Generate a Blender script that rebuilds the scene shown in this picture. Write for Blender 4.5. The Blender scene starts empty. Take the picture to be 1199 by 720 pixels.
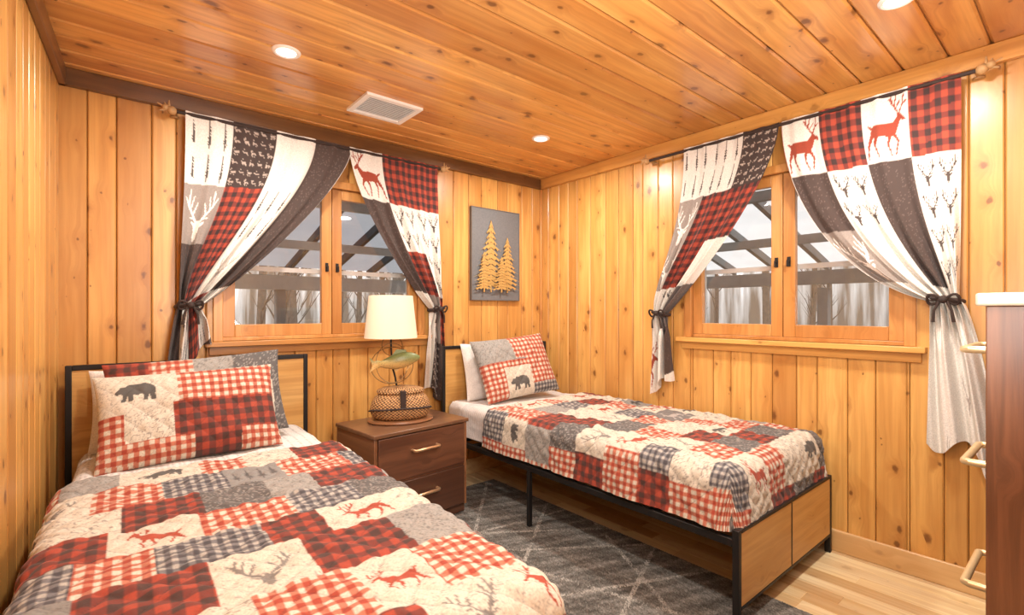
import bpy, math, random
import numpy as np
from mathutils import Vector, Matrix
random.seed(7); rng=np.random.default_rng(5)
SC=bpy.context.scene
PI=math.pi

def lin(c):
    out=[]
    for v in c[:3]:
        v=v/255.0 if max(c)>1.0 else v
        out.append(v/12.92 if v<=0.04045 else ((v+0.055)/1.055)**2.4)
    return tuple(out)
def lina(A):
    A=np.clip(A,0,1)
    return np.where(A<=0.04045,A/12.92,((A+0.055)/1.055)**2.4)

# ---------------------------------------------------------------- materials
class G:
    def __init__(s,name):
        s.m=bpy.data.materials.new(name); s.m.use_nodes=True
        s.nt=s.m.node_tree; s.b=s.nt.nodes['Principled BSDF']; s.out=s.nt.nodes['Material Output']
    def n(s,t,props=None,**ins):
        nd=s.nt.nodes.new(t)
        for k,v in (props or {}).items(): setattr(nd,k,v)
        for k,v in ins.items():
            key=k.replace('_',' ')
            sock=nd.inputs[key] if key in nd.inputs else nd.inputs[int(k[1:])]
            s.set(sock,v)
        return nd
    def set(s,sock,v):
        if isinstance(v,bpy.types.NodeSocket): s.nt.links.new(v,sock)
        else: sock.default_value=v
    def math(s,op,a,b=0.0,clamp=False):
        nd=s.nt.nodes.new('ShaderNodeMath'); nd.operation=op; nd.use_clamp=clamp
        s.set(nd.inputs[0],a); s.set(nd.inputs[1],b); return nd.outputs[0]
    def mix(s,f,a,b,mode='MIX'):
        nd=s.nt.nodes.new('ShaderNodeMix'); nd.data_type='RGBA'; nd.blend_type=mode
        s.set(nd.inputs[0],f)
        for sock,v in ((nd.inputs[6],a),(nd.inputs[7],b)):
            if not isinstance(v,bpy.types.NodeSocket): v=tuple(v)+(1,)if len(v)==3 else v
            s.set(sock,v)
        return nd.outputs[2]
    def rng(s,v,a,b,c=0.0,d=1.0):
        nd=s.nt.nodes.new('ShaderNodeMapRange'); nd.interpolation_type='SMOOTHSTEP'
        for i,x in enumerate((v,a,b,c,d)): s.set(nd.inputs[i],x)
        return nd.outputs[0]
    def bump(s,h,strength=.3,dist=.01):
        nd=s.nt.nodes.new('ShaderNodeBump'); s.set(nd.inputs['Height'],h)
        nd.inputs['Strength'].default_value=strength; nd.inputs['Distance'].default_value=dist
        s.nt.links.new(nd.outputs[0],s.b.inputs['Normal'])

def plain(name,col,rough=.5,metal=0,noise=.08,scale=30,bump=0.0,emit=0,coat=0):
    g=G(name); c=lin(col)
    tc=g.n('ShaderNodeTexCoord')
    nz=g.n('ShaderNodeTexNoise',Vector=tc.outputs['Object'],Scale=scale,Detail=4.0)
    col2=tuple(x*(1-noise*2.5) for x in c)
    cc=g.mix(nz.outputs[0],c,col2)
    g.set(g.b.inputs['Base Color'],cc)
    g.b.inputs['Roughness'].default_value=rough; g.b.inputs['Metallic'].default_value=metal
    if coat: g.b.inputs['Coat Weight'].default_value=coat
    if bump: g.bump(nz.outputs[0],bump,.004)
    if emit:
        g.b.inputs['Emission Color'].default_value=c+(1,); g.b.inputs['Emission Strength'].default_value=emit
    return g.m

def wood(name,axes,light,mid,dark,knots=1.0,rough=.34,kcol=(92,48,20),var=.55,gs=1.0,coat=.15,kd=1.0):
    """axes=(across,long,depth) indices"""
    g=G(name)
    tc=g.n('ShaderNodeTexCoord'); sp=g.n('ShaderNodeSeparateXYZ',Vector=tc.outputs['Object'])
    at=g.n('ShaderNodeAttribute',{'attribute_name':'rnd'}); r=at.outputs['Fac']
    ac=sp.outputs[axes[0]]; lo=sp.outputs[axes[1]]; de=sp.outputs[axes[2]]
    off=g.math('MULTIPLY',r,57.0)
    ac2=g.math('ADD',ac,g.math('MULTIPLY',r,13.0)); lo2=g.math('ADD',lo,off)
    kv=g.n('ShaderNodeCombineXYZ',X=g.math('MULTIPLY',ac2,7.0*kd),Y=g.math('MULTIPLY',lo2,4.6*kd))
    vo=g.n('ShaderNodeTexVoronoi',{'voronoi_dimensions':'2D'},Vector=kv.outputs[0],Scale=1.0)
    spc=g.n('ShaderNodeSeparateColor',Color=vo.outputs['Color'])
    wob=g.n('ShaderNodeTexNoise',Vector=tc.outputs['Object'],Scale=34.0)
    d=g.math('ADD',vo.outputs['Distance'],g.math('MULTIPLY',g.math('SUBTRACT',wob.outputs[0],.5),.15))
    thr=g.math('MULTIPLY',g.math('POWER',spc.outputs[0],1.9),.14)
    k=g.math('MULTIPLY',g.rng(d,g.math('ADD',thr,.02),g.math('MULTIPLY',thr,.4)),knots,True)
    halo=g.rng(d,.34,.04)
    bend=g.math('MULTIPLY',g.math('MULTIPLY',halo,spc.outputs[0]),.04)
    gv=g.n('ShaderNodeCombineXYZ',X=g.math('MULTIPLY',g.math('ADD',ac2,bend),34.0*gs),Y=g.math('MULTIPLY',lo2,1.3*gs),Z=g.math('MULTIPLY',de,20.0*gs))
    gn=g.n('ShaderNodeTexNoise',Vector=gv.outputs[0],Scale=1.0,Detail=5.0,Roughness=.6,Distortion=.35)
    bv=g.n('ShaderNodeCombineXYZ',X=g.math('MULTIPLY',ac2,7.0),Y=g.math('MULTIPLY',lo2,1.1),Z=de)
    bn=g.n('ShaderNodeTexNoise',Vector=bv.outputs[0],Scale=1.0,Detail=3.0)
    f1=g.rng(gn.outputs[0],.32,.70)
    f2=g.rng(bn.outputs[0],.3,.7)
    base=g.mix(f2,lin(light),lin(mid))
    base=g.mix(g.math('MULTIPLY',f1,.45),base,lin(dark))
    fr=g.math('FRACT',g.math('MULTIPLY',r,7.31))
    base=g.mix(g.math('MULTIPLY',g.math('MULTIPLY',fr,fr),var),base,lin(dark))
    base=g.mix(g.math('MULTIPLY',g.math('MULTIPLY',halo,spc.outputs[0]),.5*knots),base,lin(dark))
    base=g.mix(g.math('MULTIPLY',k,.74),base,lin(kcol))
    g.set(g.b.inputs['Base Color'],base)
    g.b.inputs['Roughness'].default_value=rough
    g.b.inputs['Coat Weight'].default_value=coat; g.b.inputs['Coat Roughness'].default_value=.2
    g.bump(gn.outputs[0],.08,.003)
    return g.m

def fabric(name,rough=.9,weave=700,strength=.25,tint=None):
    g=G(name)
    at=g.n('ShaderNodeAttribute',{'attribute_name':'Col'})
    tc=g.n('ShaderNodeTexCoord')
    nz=g.n('ShaderNodeTexNoise',Vector=tc.outputs['Object'],Scale=180.0,Detail=3.0)
    c=g.mix(g.rng(nz.outputs[0],.3,.7,.0,.22),at.outputs['Color'],(0.05,.045,.04))
    g.set(g.b.inputs['Base Color'],c); g.b.inputs['Roughness'].default_value=rough
    g.b.inputs['Sheen Weight'].default_value=.06
    g.bump(nz.outputs[0],strength,.002)
    return g.m
def sheer(name,col,fac,scale=3):
    g=G(name); tc=g.n('ShaderNodeTexCoord'); nz=g.n('ShaderNodeTexNoise',Vector=tc.outputs['Object'],Scale=float(scale))
    c=g.mix(nz.outputs[0],lin(col),tuple(x*.75 for x in lin(col)))
    g.set(g.b.inputs['Base Color'],c); g.b.inputs['Roughness'].default_value=.8
    t=g.n('ShaderNodeBsdfTranslucent',Color=c); mx=g.n('ShaderNodeMixShader'); mx.inputs[0].default_value=fac
    g.nt.links.new(g.b.outputs[0],mx.inputs[1]); g.nt.links.new(t.outputs[0],mx.inputs[2]); g.nt.links.new(mx.outputs[0],g.out.inputs[0]); return g.m

M={}
M['wall_back']=wood('pine_wall_back',(0,2,1),(228,178,104),(208,150,78),(158,100,46))
M['wall_side']=wood('pine_wall_side',(1,2,0),(230,182,106),(212,156,82),(164,106,50))
M['ceil']=wood('pine_ceiling',(1,0,2),(240,186,110),(222,158,84),(156,94,44),rough=.3,coat=.25,var=.6)
M['trim_x']=wood('pine_trim_x',(2,0,1),(214,162,94),(196,138,72),(148,92,42),knots=.5)
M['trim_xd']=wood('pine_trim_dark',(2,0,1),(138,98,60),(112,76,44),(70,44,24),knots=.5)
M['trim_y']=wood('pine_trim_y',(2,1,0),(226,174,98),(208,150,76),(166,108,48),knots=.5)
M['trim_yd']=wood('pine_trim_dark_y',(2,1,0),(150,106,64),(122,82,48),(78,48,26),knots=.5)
M['win']=wood('window_wood',(0,2,1),(214,160,96),(196,136,72),(152,94,44),knots=.2,gs=1.3)
M['winy']=wood('window_wood_y',(1,2,0),(214,160,96),(196,136,72),(152,94,44),knots=.2,gs=1.3)
M['floor']=wood('maple_floor',(0,1,2),(246,232,194),(238,216,166),(176,132,80),knots=.3,rough=.28,var=.85)
M['base']=wood('light_baseboard',(2,1,0),(236,204,154),(222,184,128),(190,142,86),knots=.3)
M['panel']=wood('bed_panel_wood',(2,0,1),(224,180,112),(204,154,84),(158,108,52),knots=.25,rough=.45,gs=1.2)
M['nightside']=wood('nightstand_side',(2,1,0),(160,112,76),(136,92,60),(96,60,38),knots=.0,rough=.4)
M['nighttop']=wood('nightstand_top',(1,0,2),(136,98,70),(114,80,56),(74,48,34),knots=.0,rough=.35)
M['nightdark']=wood('nightstand_drawer',(2,0,1),(124,82,58),(98,62,44),(54,34,26),knots=.0,rough=.38)
M['dresser']=wood('dresser_wood',(1,2,0),(136,90,60),(102,64,44),(44,26,18),knots=.0,rough=.42,gs=1.6,coat=.05)
M['finial']=plain('carved_tan_wood',(206,164,112),.6,noise=.2,scale=60)
M['black']=plain('black_metal',(38,36,36),.45,.4)
M['brass']=plain('satin_copper_brass',(232,192,150),.3,.8)
M['palebrass']=plain('pale_champagne_brass',(232,206,160),.35,.55)
M['gold']=plain('gold_leaf',(212,174,108),.45,.3,noise=.15,scale=60)
M['wire']=plain('gold_wire',(140,108,66),.4,.6)
M['frameg']=plain('grey_frame',(104,100,98),.5)
M['white']=plain('white_linen',(238,234,230),.9,noise=.05,scale=60,bump=.1)
M['whitep']=plain('white_paint',(248,247,245),.5,noise=.01)
M['counter']=plain('pale_top',(200,190,168),.35,noise=.1,scale=40)
M['shade']=plain('cream_lampshade',(238,226,202),.8,noise=.04,scale=200,bump=.1,emit=.06)
M['canvas']=plain('slate_canvas',(116,117,120),.7,noise=.15,scale=90)
M['gray']=plain('storm_frame_gray',(204,204,203),.5)
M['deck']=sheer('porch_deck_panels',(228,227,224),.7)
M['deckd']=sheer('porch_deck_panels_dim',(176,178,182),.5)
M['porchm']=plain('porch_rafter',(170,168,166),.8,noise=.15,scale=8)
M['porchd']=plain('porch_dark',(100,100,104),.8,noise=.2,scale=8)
M['ductg']=plain('vent_throat',(190,190,190),.8)
M['bark']=plain('tree_bark',(146,130,114),.9,noise=.25,scale=12)
M['leaves']=plain('leaf_litter',(178,158,134),.95,noise=.25,scale=3)
M['fab']=fabric('printed_cotton')
M['rug']=fabric('rug_pile',.95,strength=.8)
M['darkcord']=plain('dark_cord',(62,48,44),.8,noise=.2)
M['lens']=plain('lamp_lens',(255,246,232),.4,emit=5,noise=0)
# glass
g=G('window_glass'); tr=g.n('ShaderNodeBsdfTransparent'); gl=g.n('ShaderNodeBsdfGlossy',Roughness=.02)
mx=g.n('ShaderNodeMixShader'); mx.inputs[0].default_value=.05
g.nt.links.new(tr.outputs[0],mx.inputs[1]); g.nt.links.new(gl.outputs[0],mx.inputs[2]); g.nt.links.new(mx.outputs[0],g.out.inputs[0]); M['glass']=g.m
# wicker
g=G('wicker'); tc=g.n('ShaderNodeTexCoord'); sp=g.n('ShaderNodeSeparateXYZ',Vector=tc.outputs['Object'])
an=g.math('ARCTAN2',sp.outputs[1],sp.outputs[0])
wv=g.math('MULTIPLY',g.math('SINE',g.math('MULTIPLY',sp.outputs[2],380.0)),g.math('SINE',g.math('MULTIPLY',an,38.0))); nz=g.n('ShaderNodeTexNoise',Vector=tc.outputs['Object'],Scale=90.0)
f=g.math('ADD',g.math('MULTIPLY',wv,.4),nz.outputs[0])
g.set(g.b.inputs['Base Color'],g.mix(g.rng(f,.15,.9),lin((92,60,36)),lin((206,160,108)))); g.b.inputs['Roughness'].default_value=.6; g.bump(f,.8,.006); M['wicker']=g.m
# fish
g=G('fish_paint'); tc=g.n('ShaderNodeTexCoord'); sp=g.n('ShaderNodeSeparateXYZ',Vector=tc.outputs['Object'])
zz=g.rng(sp.outputs[2],.335,.39)
vo=g.n('ShaderNodeTexVoronoi',Vector=tc.outputs['Object'],Scale=110.0)
c=g.mix(zz,lin((206,168,104)),lin((122,134,84))); c=g.mix(g.rng(vo.outputs['Distance'],.35,.15,0,.6),c,lin((70,66,46)))
g.set(g.b.inputs['Base Color'],c); g.b.inputs['Roughness'].default_value=.35; M['fish']=g.m

# ---------------------------------------------------------------- mesh helpers
class MB:
    def __init__(s): s.v=[]; s.f=[]; s.r=[]
    def add(s,vs,fs,r=0.0):
        o=len(s.v); s.v+= [tuple(p) for p in vs]; s.f+=[tuple(i+o for i in f) for f in fs]; s.r+=[r]*len(vs)
    def box(s,a,b,r=None):
        x0,y0,z0=[min(p,q) for p,q in zip(a,b)]; x1,y1,z1=[max(p,q) for p,q in zip(a,b)]
        s.add([(x0,y0,z0),(x1,y0,z0),(x1,y1,z0),(x0,y1,z0),(x0,y0,z1),(x1,y0,z1),(x1,y1,z1),(x0,y1,z1)],
              [(0,3,2,1),(4,5,6,7),(0,1,5,4),(1,2,6,5),(2,3,7,6),(3,0,4,7)],random.random()*.137 if r is None else r); return s
    def cyl(s,p,q,r0,r1=None,n=12,caps=True):
        r1=r0 if r1 is None else r1
        p=Vector(p); q=Vector(q); d=(q-p).normalized()
        a=d.orthogonal().normalized(); b=d.cross(a)
        vs=[]
        for i in range(n):
            t=2*PI*i/n; e=a*math.cos(t)+b*math.sin(t); vs+= [p+e*r0]
        for i in range(n):
            t=2*PI*i/n; e=a*math.cos(t)+b*math.sin(t); vs+= [q+e*r1]
        fs=[(i,(i+1)%n,n+(i+1)%n,n+i) for i in range(n)]
        if caps: fs+=[tuple(range(n))[::-1],tuple(range(n,2*n))]
        s.add(vs,fs); return s
    def tube(s,pts,r,n=8,closed=False):
        pts=[Vector(p) for p in pts]; m=len(pts); vs=[]; prev=None
        for i,p in enumerate(pts):
            if closed: d=pts[(i+1)%m]-pts[i-1]
            else: d=pts[min(i+1,m-1)]-pts[max(i-1,0)]
            d.normalize()
            a=(prev-d*prev.dot(d)) if prev is not None else d.orthogonal()
            a.normalize(); prev=a; b=d.cross(a)
            rr=r[i] if hasattr(r,'__len__') else r
            for k in range(n):
                t=2*PI*k/n; vs.append(p+(a*math.cos(t)+b*math.sin(t))*rr)
        fs=[]
        for i in range(m if closed else m-1):
            j=(i+1)%m
            for k in range(n): fs.append((i*n+k,i*n+(k+1)%n,j*n+(k+1)%n,j*n+k))
        if not closed: fs+=[tuple(range(n))[::-1],tuple(range((m-1)*n,m*n))]
        s.add(vs,fs); return s
    def lathe(s,prof,c=(0,0,0),n=32,sx=1,sy=1,cap=False):
        vs=[];m=len(prof)
        for r,z in prof:
            for k in range(n):
                t=2*PI*k/n; vs.append((c[0]+r*math.cos(t)*sx,c[1]+r*math.sin(t)*sy,c[2]+z))
        fs=[(i*n+k,i*n+(k+1)%n,(i+1)*n+(k+1)%n,(i+1)*n+k) for i in range(m-1) for k in range(n)]
        if cap: fs+=[tuple(range(n))[::-1],tuple(range((m-1)*n,m*n))]
        s.add(vs,fs); return s
    def ball(s,c,r,n=16,sc=(1,1,1)):
        prof=[(r*math.sin(PI*i/n)+1e-5,-r*math.cos(PI*i/n)*sc[2]) for i in range(n+1)]
        return s.lathe(prof,c,n*2,sc[0],sc[1])
    def obj(s,name,mat,parent=None,bevel=0,smooth=True,loc=(0,0,0),rot=None):
        me=bpy.data.meshes.new(name); me.from_pydata(s.v,[],s.f); me.update()
        at=me.attributes.new('rnd','FLOAT','POINT'); at.data.foreach_set('value',s.r)
        o=bpy.data.objects.new(name,me); SC.collection.objects.link(o)
        if mat: me.materials.append(mat)
        if smooth:
            me.polygons.foreach_set('use_smooth',[True]*len(me.polygons)); me.set_sharp_from_angle(angle=math.radians(38))
        if bevel:
            b=o.modifiers.new('bevel','BEVEL'); b.width=bevel; b.segments=2; b.limit_method='ANGLE'
        o.location=loc
        if rot: o.rotation_euler=rot
        if parent: o.parent=parent
        return o
def empty(name,loc=(0,0,0),rz=0):
    e=bpy.data.objects.new(name,None); e.location=loc; e.rotation_euler=(0,0,rz); e.empty_display_size=.1
    SC.collection.objects.link(e); return e
def tag(o,label,cat=None,group=None,kind=None):
    o['label']=label
    if cat: o['category']=cat
    if group: o['group']=group
    if kind: o['kind']=kind
    return o
def struct(o,label,cat):
    return tag(o,label,cat,kind='structure')

def gridmesh(name,Ps,Cs,mat,parent=None,loc=(0,0,0),rot=(0,0,0)):
    V=[];F=[];C=[];o=0
    for P,Cc in zip(Ps,Cs):
        nv,nu=P.shape[:2]
        V.append(P.reshape(-1,3)); C.append(lina(Cc).reshape(-1,3))
        i=np.arange(nv*nu).reshape(nv,nu)+o
        F.append(np.stack([i[:-1,:-1],i[:-1,1:],i[1:,1:],i[1:,:-1]],-1).reshape(-1,4)); o+=nv*nu
    V=np.concatenate(V);C=np.concatenate(C);F=np.concatenate(F)
    me=bpy.data.meshes.new(name); me.from_pydata(V.tolist(),[],F.tolist()); me.update()
    a=me.attributes.new('Col','FLOAT_COLOR','POINT')
    a.data.foreach_set('color',np.concatenate([C,np.ones((len(C),1))],1).astype(np.float32).ravel())
    me.polygons.foreach_set('use_smooth',[True]*len(me.polygons))
    me.materials.append(mat)
    ob=bpy.data.objects.new(name,me); SC.collection.objects.link(ob); ob.location=loc; ob.rotation_euler=rot
    if parent: ob.parent=parent
    return ob

# ---------------------------------------------------------------- drawing in fabric space
def cap(X,Y,x0,y0,x1,y1,r0,r1=None):
    r1=r0 if r1 is None else r1
    dx,dy=x1-x0,y1-y0; t=np.clip(((X-x0)*dx+(Y-y0)*dy)/(dx*dx+dy*dy),0,1)
    return np.hypot(X-x0-t*dx,Y-y0-t*dy)<r0+(r1-r0)*t
def caps(X,Y,L):
    m=np.zeros(X.shape,bool)
    for l in L: m|=cap(X,Y,*l)
    return m
def poly(X,Y,pts):
    m=np.zeros(X.shape,bool); n=len(pts)
    for i in range(n):
        x0,y0=pts[i];x1,y1=pts[(i+1)%n]
        if y0==y1: continue
        c=((y0>Y)!=(y1>Y))&(X<(x1-x0)*(Y-y0)/(y1-y0)+x0); m^=c
    return m
BEAR=[(0.0,.28),(0.02,.35),(.09,.42),(.12,.48),(.17,.47),(.23,.47),(.33,.55),(.45,.54),(.60,.56),(.75,.56),(.87,.50),(.95,.40),(.97,.28),(.94,.15),(.97,.05),(.96,.0),(.84,.0),(.85,.06),(.80,.17),(.77,.08),(.78,.0),(.66,.0),(.67,.08),(.65,.2),(.5,.18),(.42,.2),(.42,.1),(.41,.0),(.29,.0),(.31,.08),(.29,.18),(.25,.08),(.24,.0),(.12,.0),(.14,.06),(.18,.12),(.18,.24),(.10,.25),(.04,.24)]
def bear(X,Y): return poly(X,Y,BEAR)
def deer(X,Y):
    return caps(X,Y,[(.35,.44,.74,.46,.11,.10),(.30,.46,.16,.62,.085,.05),(.17,.64,.03,.56,.05,.025),(.33,.4,.22,.24,.045,.022),(.22,.24,.30,.03,.022,.016),
      (.40,.38,.46,.2,.045,.022),(.46,.2,.40,.02,.022,.016),(.70,.42,.78,.24,.07,.025),(.78,.24,.70,.03,.025,.016),(.78,.46,.93,.24,.06,.025),(.93,.24,.98,.02,.025,.016),
      (.84,.52,.90,.56,.03,.02),(.19,.68,.28,.80,.018),(.28,.80,.22,.97,.016),(.28,.80,.38,.92,.016),(.25,.76,.14,.86,.014),(.32,.84,.33,.98,.014),(.17,.68,.08,.80,.014),(.08,.80,.05,.95,.014),(.1,.78,.0,.84,.013)])
def stag(X,Y):
    L=[(.5,.30,.5,.04,.10,.05)]
    for s in (-1,1):
        L+= [(.5+s*.08,.30,.5+s*.20,.36,.035,.02),(.5+s*.05,.36,.5+s*.20,.50,.026),(.5+s*.20,.50,.5+s*.36,.66,.026,.022),(.5+s*.36,.66,.5+s*.34,.95,.024,.014),
            (.5+s*.20,.50,.5+s*.10,.72,.024,.014),(.5+s*.30,.60,.5+s*.22,.84,.022,.014),(.5+s*.36,.66,.5+s*.46,.82,.022,.014),(.5+s*.12,.43,.5+s*.3,.45,.018,.01)]
    return caps(X,Y,L)
def tree(X,Y,w=.3):
    sw=((1-Y)*9)%1.0
    return ((np.abs(X-.5)<w*(1.0-Y)**.8*(.35+.65*sw))&(Y>.14)&(Y<1))|((np.abs(X-.5)<.03)&(Y>0)&(Y<.97))
def wav(x,y,sd):
    r=np.random.default_rng(sd); o=np.zeros(np.shape(x))
    for i in range(7):
        a=r.uniform(-1,1,2); k=r.uniform(1,3.2); o=o+np.sin(k*(a[0]*x+a[1]*y)*6+r.uniform(0,6))/ (k)
    return o/2.5
W_=np.array
CR=dict(offw=W_((.81,.775,.715)),gray=W_((.52,.505,.49)),red=W_((.63,.27,.19)),lg=W_((.68,.65,.63)))
CW=W_((.90,.885,.86))
def tile(kind,x,y,u,v,sd):
    n=len(x); C=np.empty((n,3))
    def fill(m,c): C[m]=c
    nz=wav(u*9,v*9,sd); n2=wav(u*23,v*31,sd+5)
    def checks(c,a,b,d):
        p=(np.floor(u/c)%2).astype(int); q=(np.floor(v/c)%2).astype(int); s=p+q
        C[s==0]=a; C[s==1]=b; C[s==2]=d
    def scrib(c,w=.14,k=8): C[np.abs(np.sin(nz*k+n2*2.5))<w]=c
    if kind=='gr': checks(.018,CR['offw'],W_((.72,.44,.35)),W_((.62,.24,.165)))
    elif kind=='gg': checks(.015,W_((.68,.66,.63)),W_((.44,.43,.44)),W_((.27,.26,.28)))
    elif kind=='br': checks(.026,W_((.63,.25,.17)),W_((.45,.19,.15)),W_((.28,.17,.15)))
    elif kind in('bw','bg'):
        fill(slice(None),CR['offw'] if kind=='bw' else CR['gray'])
        scrib(W_((.66,.63,.59)) if kind=='bw' else W_((.44,.43,.42)),.16)
        C[bear((x-.14)/.72,(y-.28)/.72)]=W_((.34,.33,.32)) if kind=='bw' else W_((.24,.23,.225))
    elif kind in('mr','mg'):
        fill(slice(None),CR['offw'] if kind=='mr' else W_((.45,.435,.43)))
        scrib(W_((.68,.65,.61)) if kind=='mr' else W_((.52,.51,.50)),.14)
        C[deer((x-.12)/.78,(y-.1)/.8)]=CR['red'] if kind=='mr' else CR['lg']
    elif kind=='tp':
        fill(slice(None),CR['offw']); C[np.abs(np.sin(nz*7+v*14+n2))<.24]=W_((.60,.57,.54))
    elif kind=='tl':
        fill(slice(None),CR['offw']); C[np.abs(np.sin(nz*9+n2*2))<.12]=W_((.66,.63,.60)); C[stag((x-.12)/.76,(y-.06)/.84)]=W_((.50,.48,.46))
    elif kind=='lf':
        fill(slice(None),W_((.36,.345,.34))); C[np.abs(np.sin(nz*11+n2*2))<.28]=W_((.58,.56,.54))
    elif kind=='gt':
        fill(slice(None),W_((.53,.52,.51)))
        for k in range(4): C[tree((x-.06-k*.22)/.22,(y-.15-.08*(k%2))/.62,.42)]=W_((.34,.33,.33))
    elif kind=='gw':
        fill(slice(None),W_((.60,.585,.565))); C[np.abs(np.sin(nz*9+n2*3))<.24]=W_((.46,.45,.44))
    elif kind=='tr':
        fill(slice(None),CW)
        for k in range(3):
            for j in range(2): C[tree((x-.04-k*.33)/.27,(y-.04-j*.5)/.44,.20)]=W_((.30,.27,.26))
    elif kind=='ms':
        fill(slice(None),W_((.25,.20,.19)))
        for k in range(5):
            for j in range(6): C[deer((x-.03-k*.2)/.15,(y-.04-j*.16)/.11)]=W_((.72,.66,.62))
    elif kind=='st':
        fill(slice(None),W_((.60,.56,.535))); C[stag((x-.04)/.92,(y-.05)/.90)]=W_((.97,.95,.93))
    elif kind=='sw':
        fill(slice(None),CW)
        for k in range(2):
            for j in range(2): C[stag((x-.06-k*.46)/.42,(y-.06-j*.48)/.42)]=W_((.30,.26,.25))
    elif kind=='wh':
        fill(slice(None),CW); C[stag((x-.15)/.7,(y-.2)/.6)]=W_((.66,.62,.60))
    elif kind=='pw': fill(slice(None),CW)
    elif kind=='dr':
        fill(slice(None),CW); C[deer((x-.04)/.92,(y-.06)/.9)]=W_((.60,.25,.17))
    elif kind=='bc': checks(.030,W_((.69,.28,.20)),W_((.47,.20,.17)),W_((.23,.15,.15)))
    elif kind=='dk': fill(slice(None),W_((.29,.235,.22))); C[np.abs(np.sin(nz*10))<.10]=W_((.42,.36,.34))
    elif kind=='dg': fill(slice(None),W_((.42,.38,.37))); C[np.abs(np.sin(nz*10))<.10]=W_((.53,.48,.46))
    else: fill(slice(None),W_((.6,.6,.6)))
    return C
def paint(U,V,s,table,seam=.0,sv=None):
    sv=sv or s
    C=np.zeros(U.shape+(3,)); 
    I=np.floor(U/s).astype(int); J=np.floor(V/sv).astype(int)
    for i in range(I.min(),I.max()+1):
        for j in range(J.min(),J.max()+1):
            m=(I==i)&(J==j)
            if not m.any(): continue
            row=table[min(j,len(table)-1) if sv!=s else j%len(table)]; k=row[i%len(row)]
            u=U[m];v=V[m]
            C[m]=tile(k,u/s-i,1-(v/sv-j),u,v,3+i*7+j*13)
    return C
def rect(C,U,V,u0,v0,u1,v1,kind,sd):
    m=(U>=u0)&(U<u1)&(V>=v0)&(V<v1)
    if not m.any(): return
    s=min(u1-u0,v1-v0) if kind in('bw','bg','mr','mg','tl') else None
    u=U[m];v=V[m]
    if s: x=.5+(u-(u0+u1)/2)/s; y=.5-(v-(v0+v1)/2)/s
    else: x=(u-u0)/(u1-u0); y=1-(v-v0)/(v1-v0)
    C[m]=tile(kind,x,y,u,v,sd)
def quiltpaint(U,V,seed):
    r=random.Random(seed); C=np.zeros(U.shape+(3,)); kinds=['gg']*6+['lf']*4+['gw']*3+['tp']*4+['bw']*3+['bg']*2+['mr']*3+['mg']+['tl']*2+['gt']*1
    v=0.0; V1=V.max()+.01; U1=U.max()+.01; prev=[]; n=0
    while v<V1:
        h=r.choice((.16,.18,.20,.23)); u=-r.uniform(0,.15); row=[]; last=None
        while u<U1:
            w=r.choice((.16,.19,.21,.25))
            above=[k for (a,b,k) in prev if a<u+w and b>u]
            red=lambda z:z in('gr','br')
            if not(last and red(last)) and r.random()<.75: k=r.choice(('gr','gr','gr','br','br'))
            else:
                for _ in range(40):
                    k=r.choice(kinds)
                    if k!=last and k not in above and not (k in('bw','bg') and any(q[2] in('bw','bg') for q in row[-3:])): break
            rect(C,U,V,u,v,u+w,v+h,k,seed*100+n); n+=1; row.append((u,u+w,k)); last=k; u+=w
        prev=row; v+=h
    return C
def rects(L): 
    def f(X,Y):
        C=np.zeros(X.shape+(3,))+.6
        for n,(a,b,c,d,k) in enumerate(L): rect(C,X,Y,a-(.05 if a==0 else 0),b-(.05 if b==0 else 0),c,d,k,n+50) if k not in('bw','bg') else rect(C,X,Y,a,b,c,d,k,n+50)
        return C
    return f

def normals(P):
    du=np.gradient(P,axis=1); dv=np.gradient(P,axis=0)
    n=np.cross(dv,du); l=np.linalg.norm(n,axis=2,keepdims=True)+1e-9
    return n/l

def drape(name,mat,hw,y0,L,drop,z,step,loc=(0,0,0),rz=0,r=.06,foot=True,puff=.006,wr=.006,sd=1,colf=None,flare=.10):
    S=r*PI/2+max(drop-r,0)
    nu=int(2*(hw+S)/step)+1; Lv=L+(S if foot else 0); nv=int(Lv/step)+1
    u=np.linspace(-(hw+S),hw+S,nu); v=np.linspace(0,Lv,nv); U,V=np.meshgrid(u,v)
    du=np.where(np.abs(U)>hw,U-np.sign(U)*hw,0); dv=np.maximum(V-L,0) if foot else 0*V
    sm=np.maximum(np.abs(du),dv); nr=np.hypot(du,dv)+1e-9
    a=np.minimum(sm/r,PI/2); h=r*np.sin(a); dz=r*(1-np.cos(a))+np.maximum(sm-r*PI/2,0)
    hang=np.clip(sm-r,0,1)
    h=h+hang*flare*(1+np.sin(14*V+12*U)*.45)*.5
    X=np.clip(U,-hw,hw)+du/nr*h; Y=y0-np.minimum(V,L)-dv/nr*h; Z=z-dz
    P=np.stack([X,Y,Z],-1)
    N=normals(P); N*=np.sign(N[nv//3,nu//2,2])
    k=.085
    q=np.sqrt(np.abs(np.sin(PI*(U+V)/k)*np.sin(PI*(U-V)/k))+1e-4)*puff
    q+=wr*wav(U*1.9,V*1.9,sd)+.4*wr*wav(U*6,V*6,sd+1)+.3*wr*wav(U*15,V*15,sd+2)
    q-= .014*np.clip(1-V/.02,0,1)**2
    P=P+N*q[...,None]
    C=colf(U+hw+S,V) if puff else colf(U,V)
    if puff:
        ln=np.minimum(np.abs(np.sin(PI*(U+V)/k)),np.abs(np.sin(PI*(U-V)/k)))
        C=C*(1-.15*np.clip(1-ln/.12,0,1))[...,None]
    return gridmesh(name,[P],[C],mat,None,loc,(0,0,rz))

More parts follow.
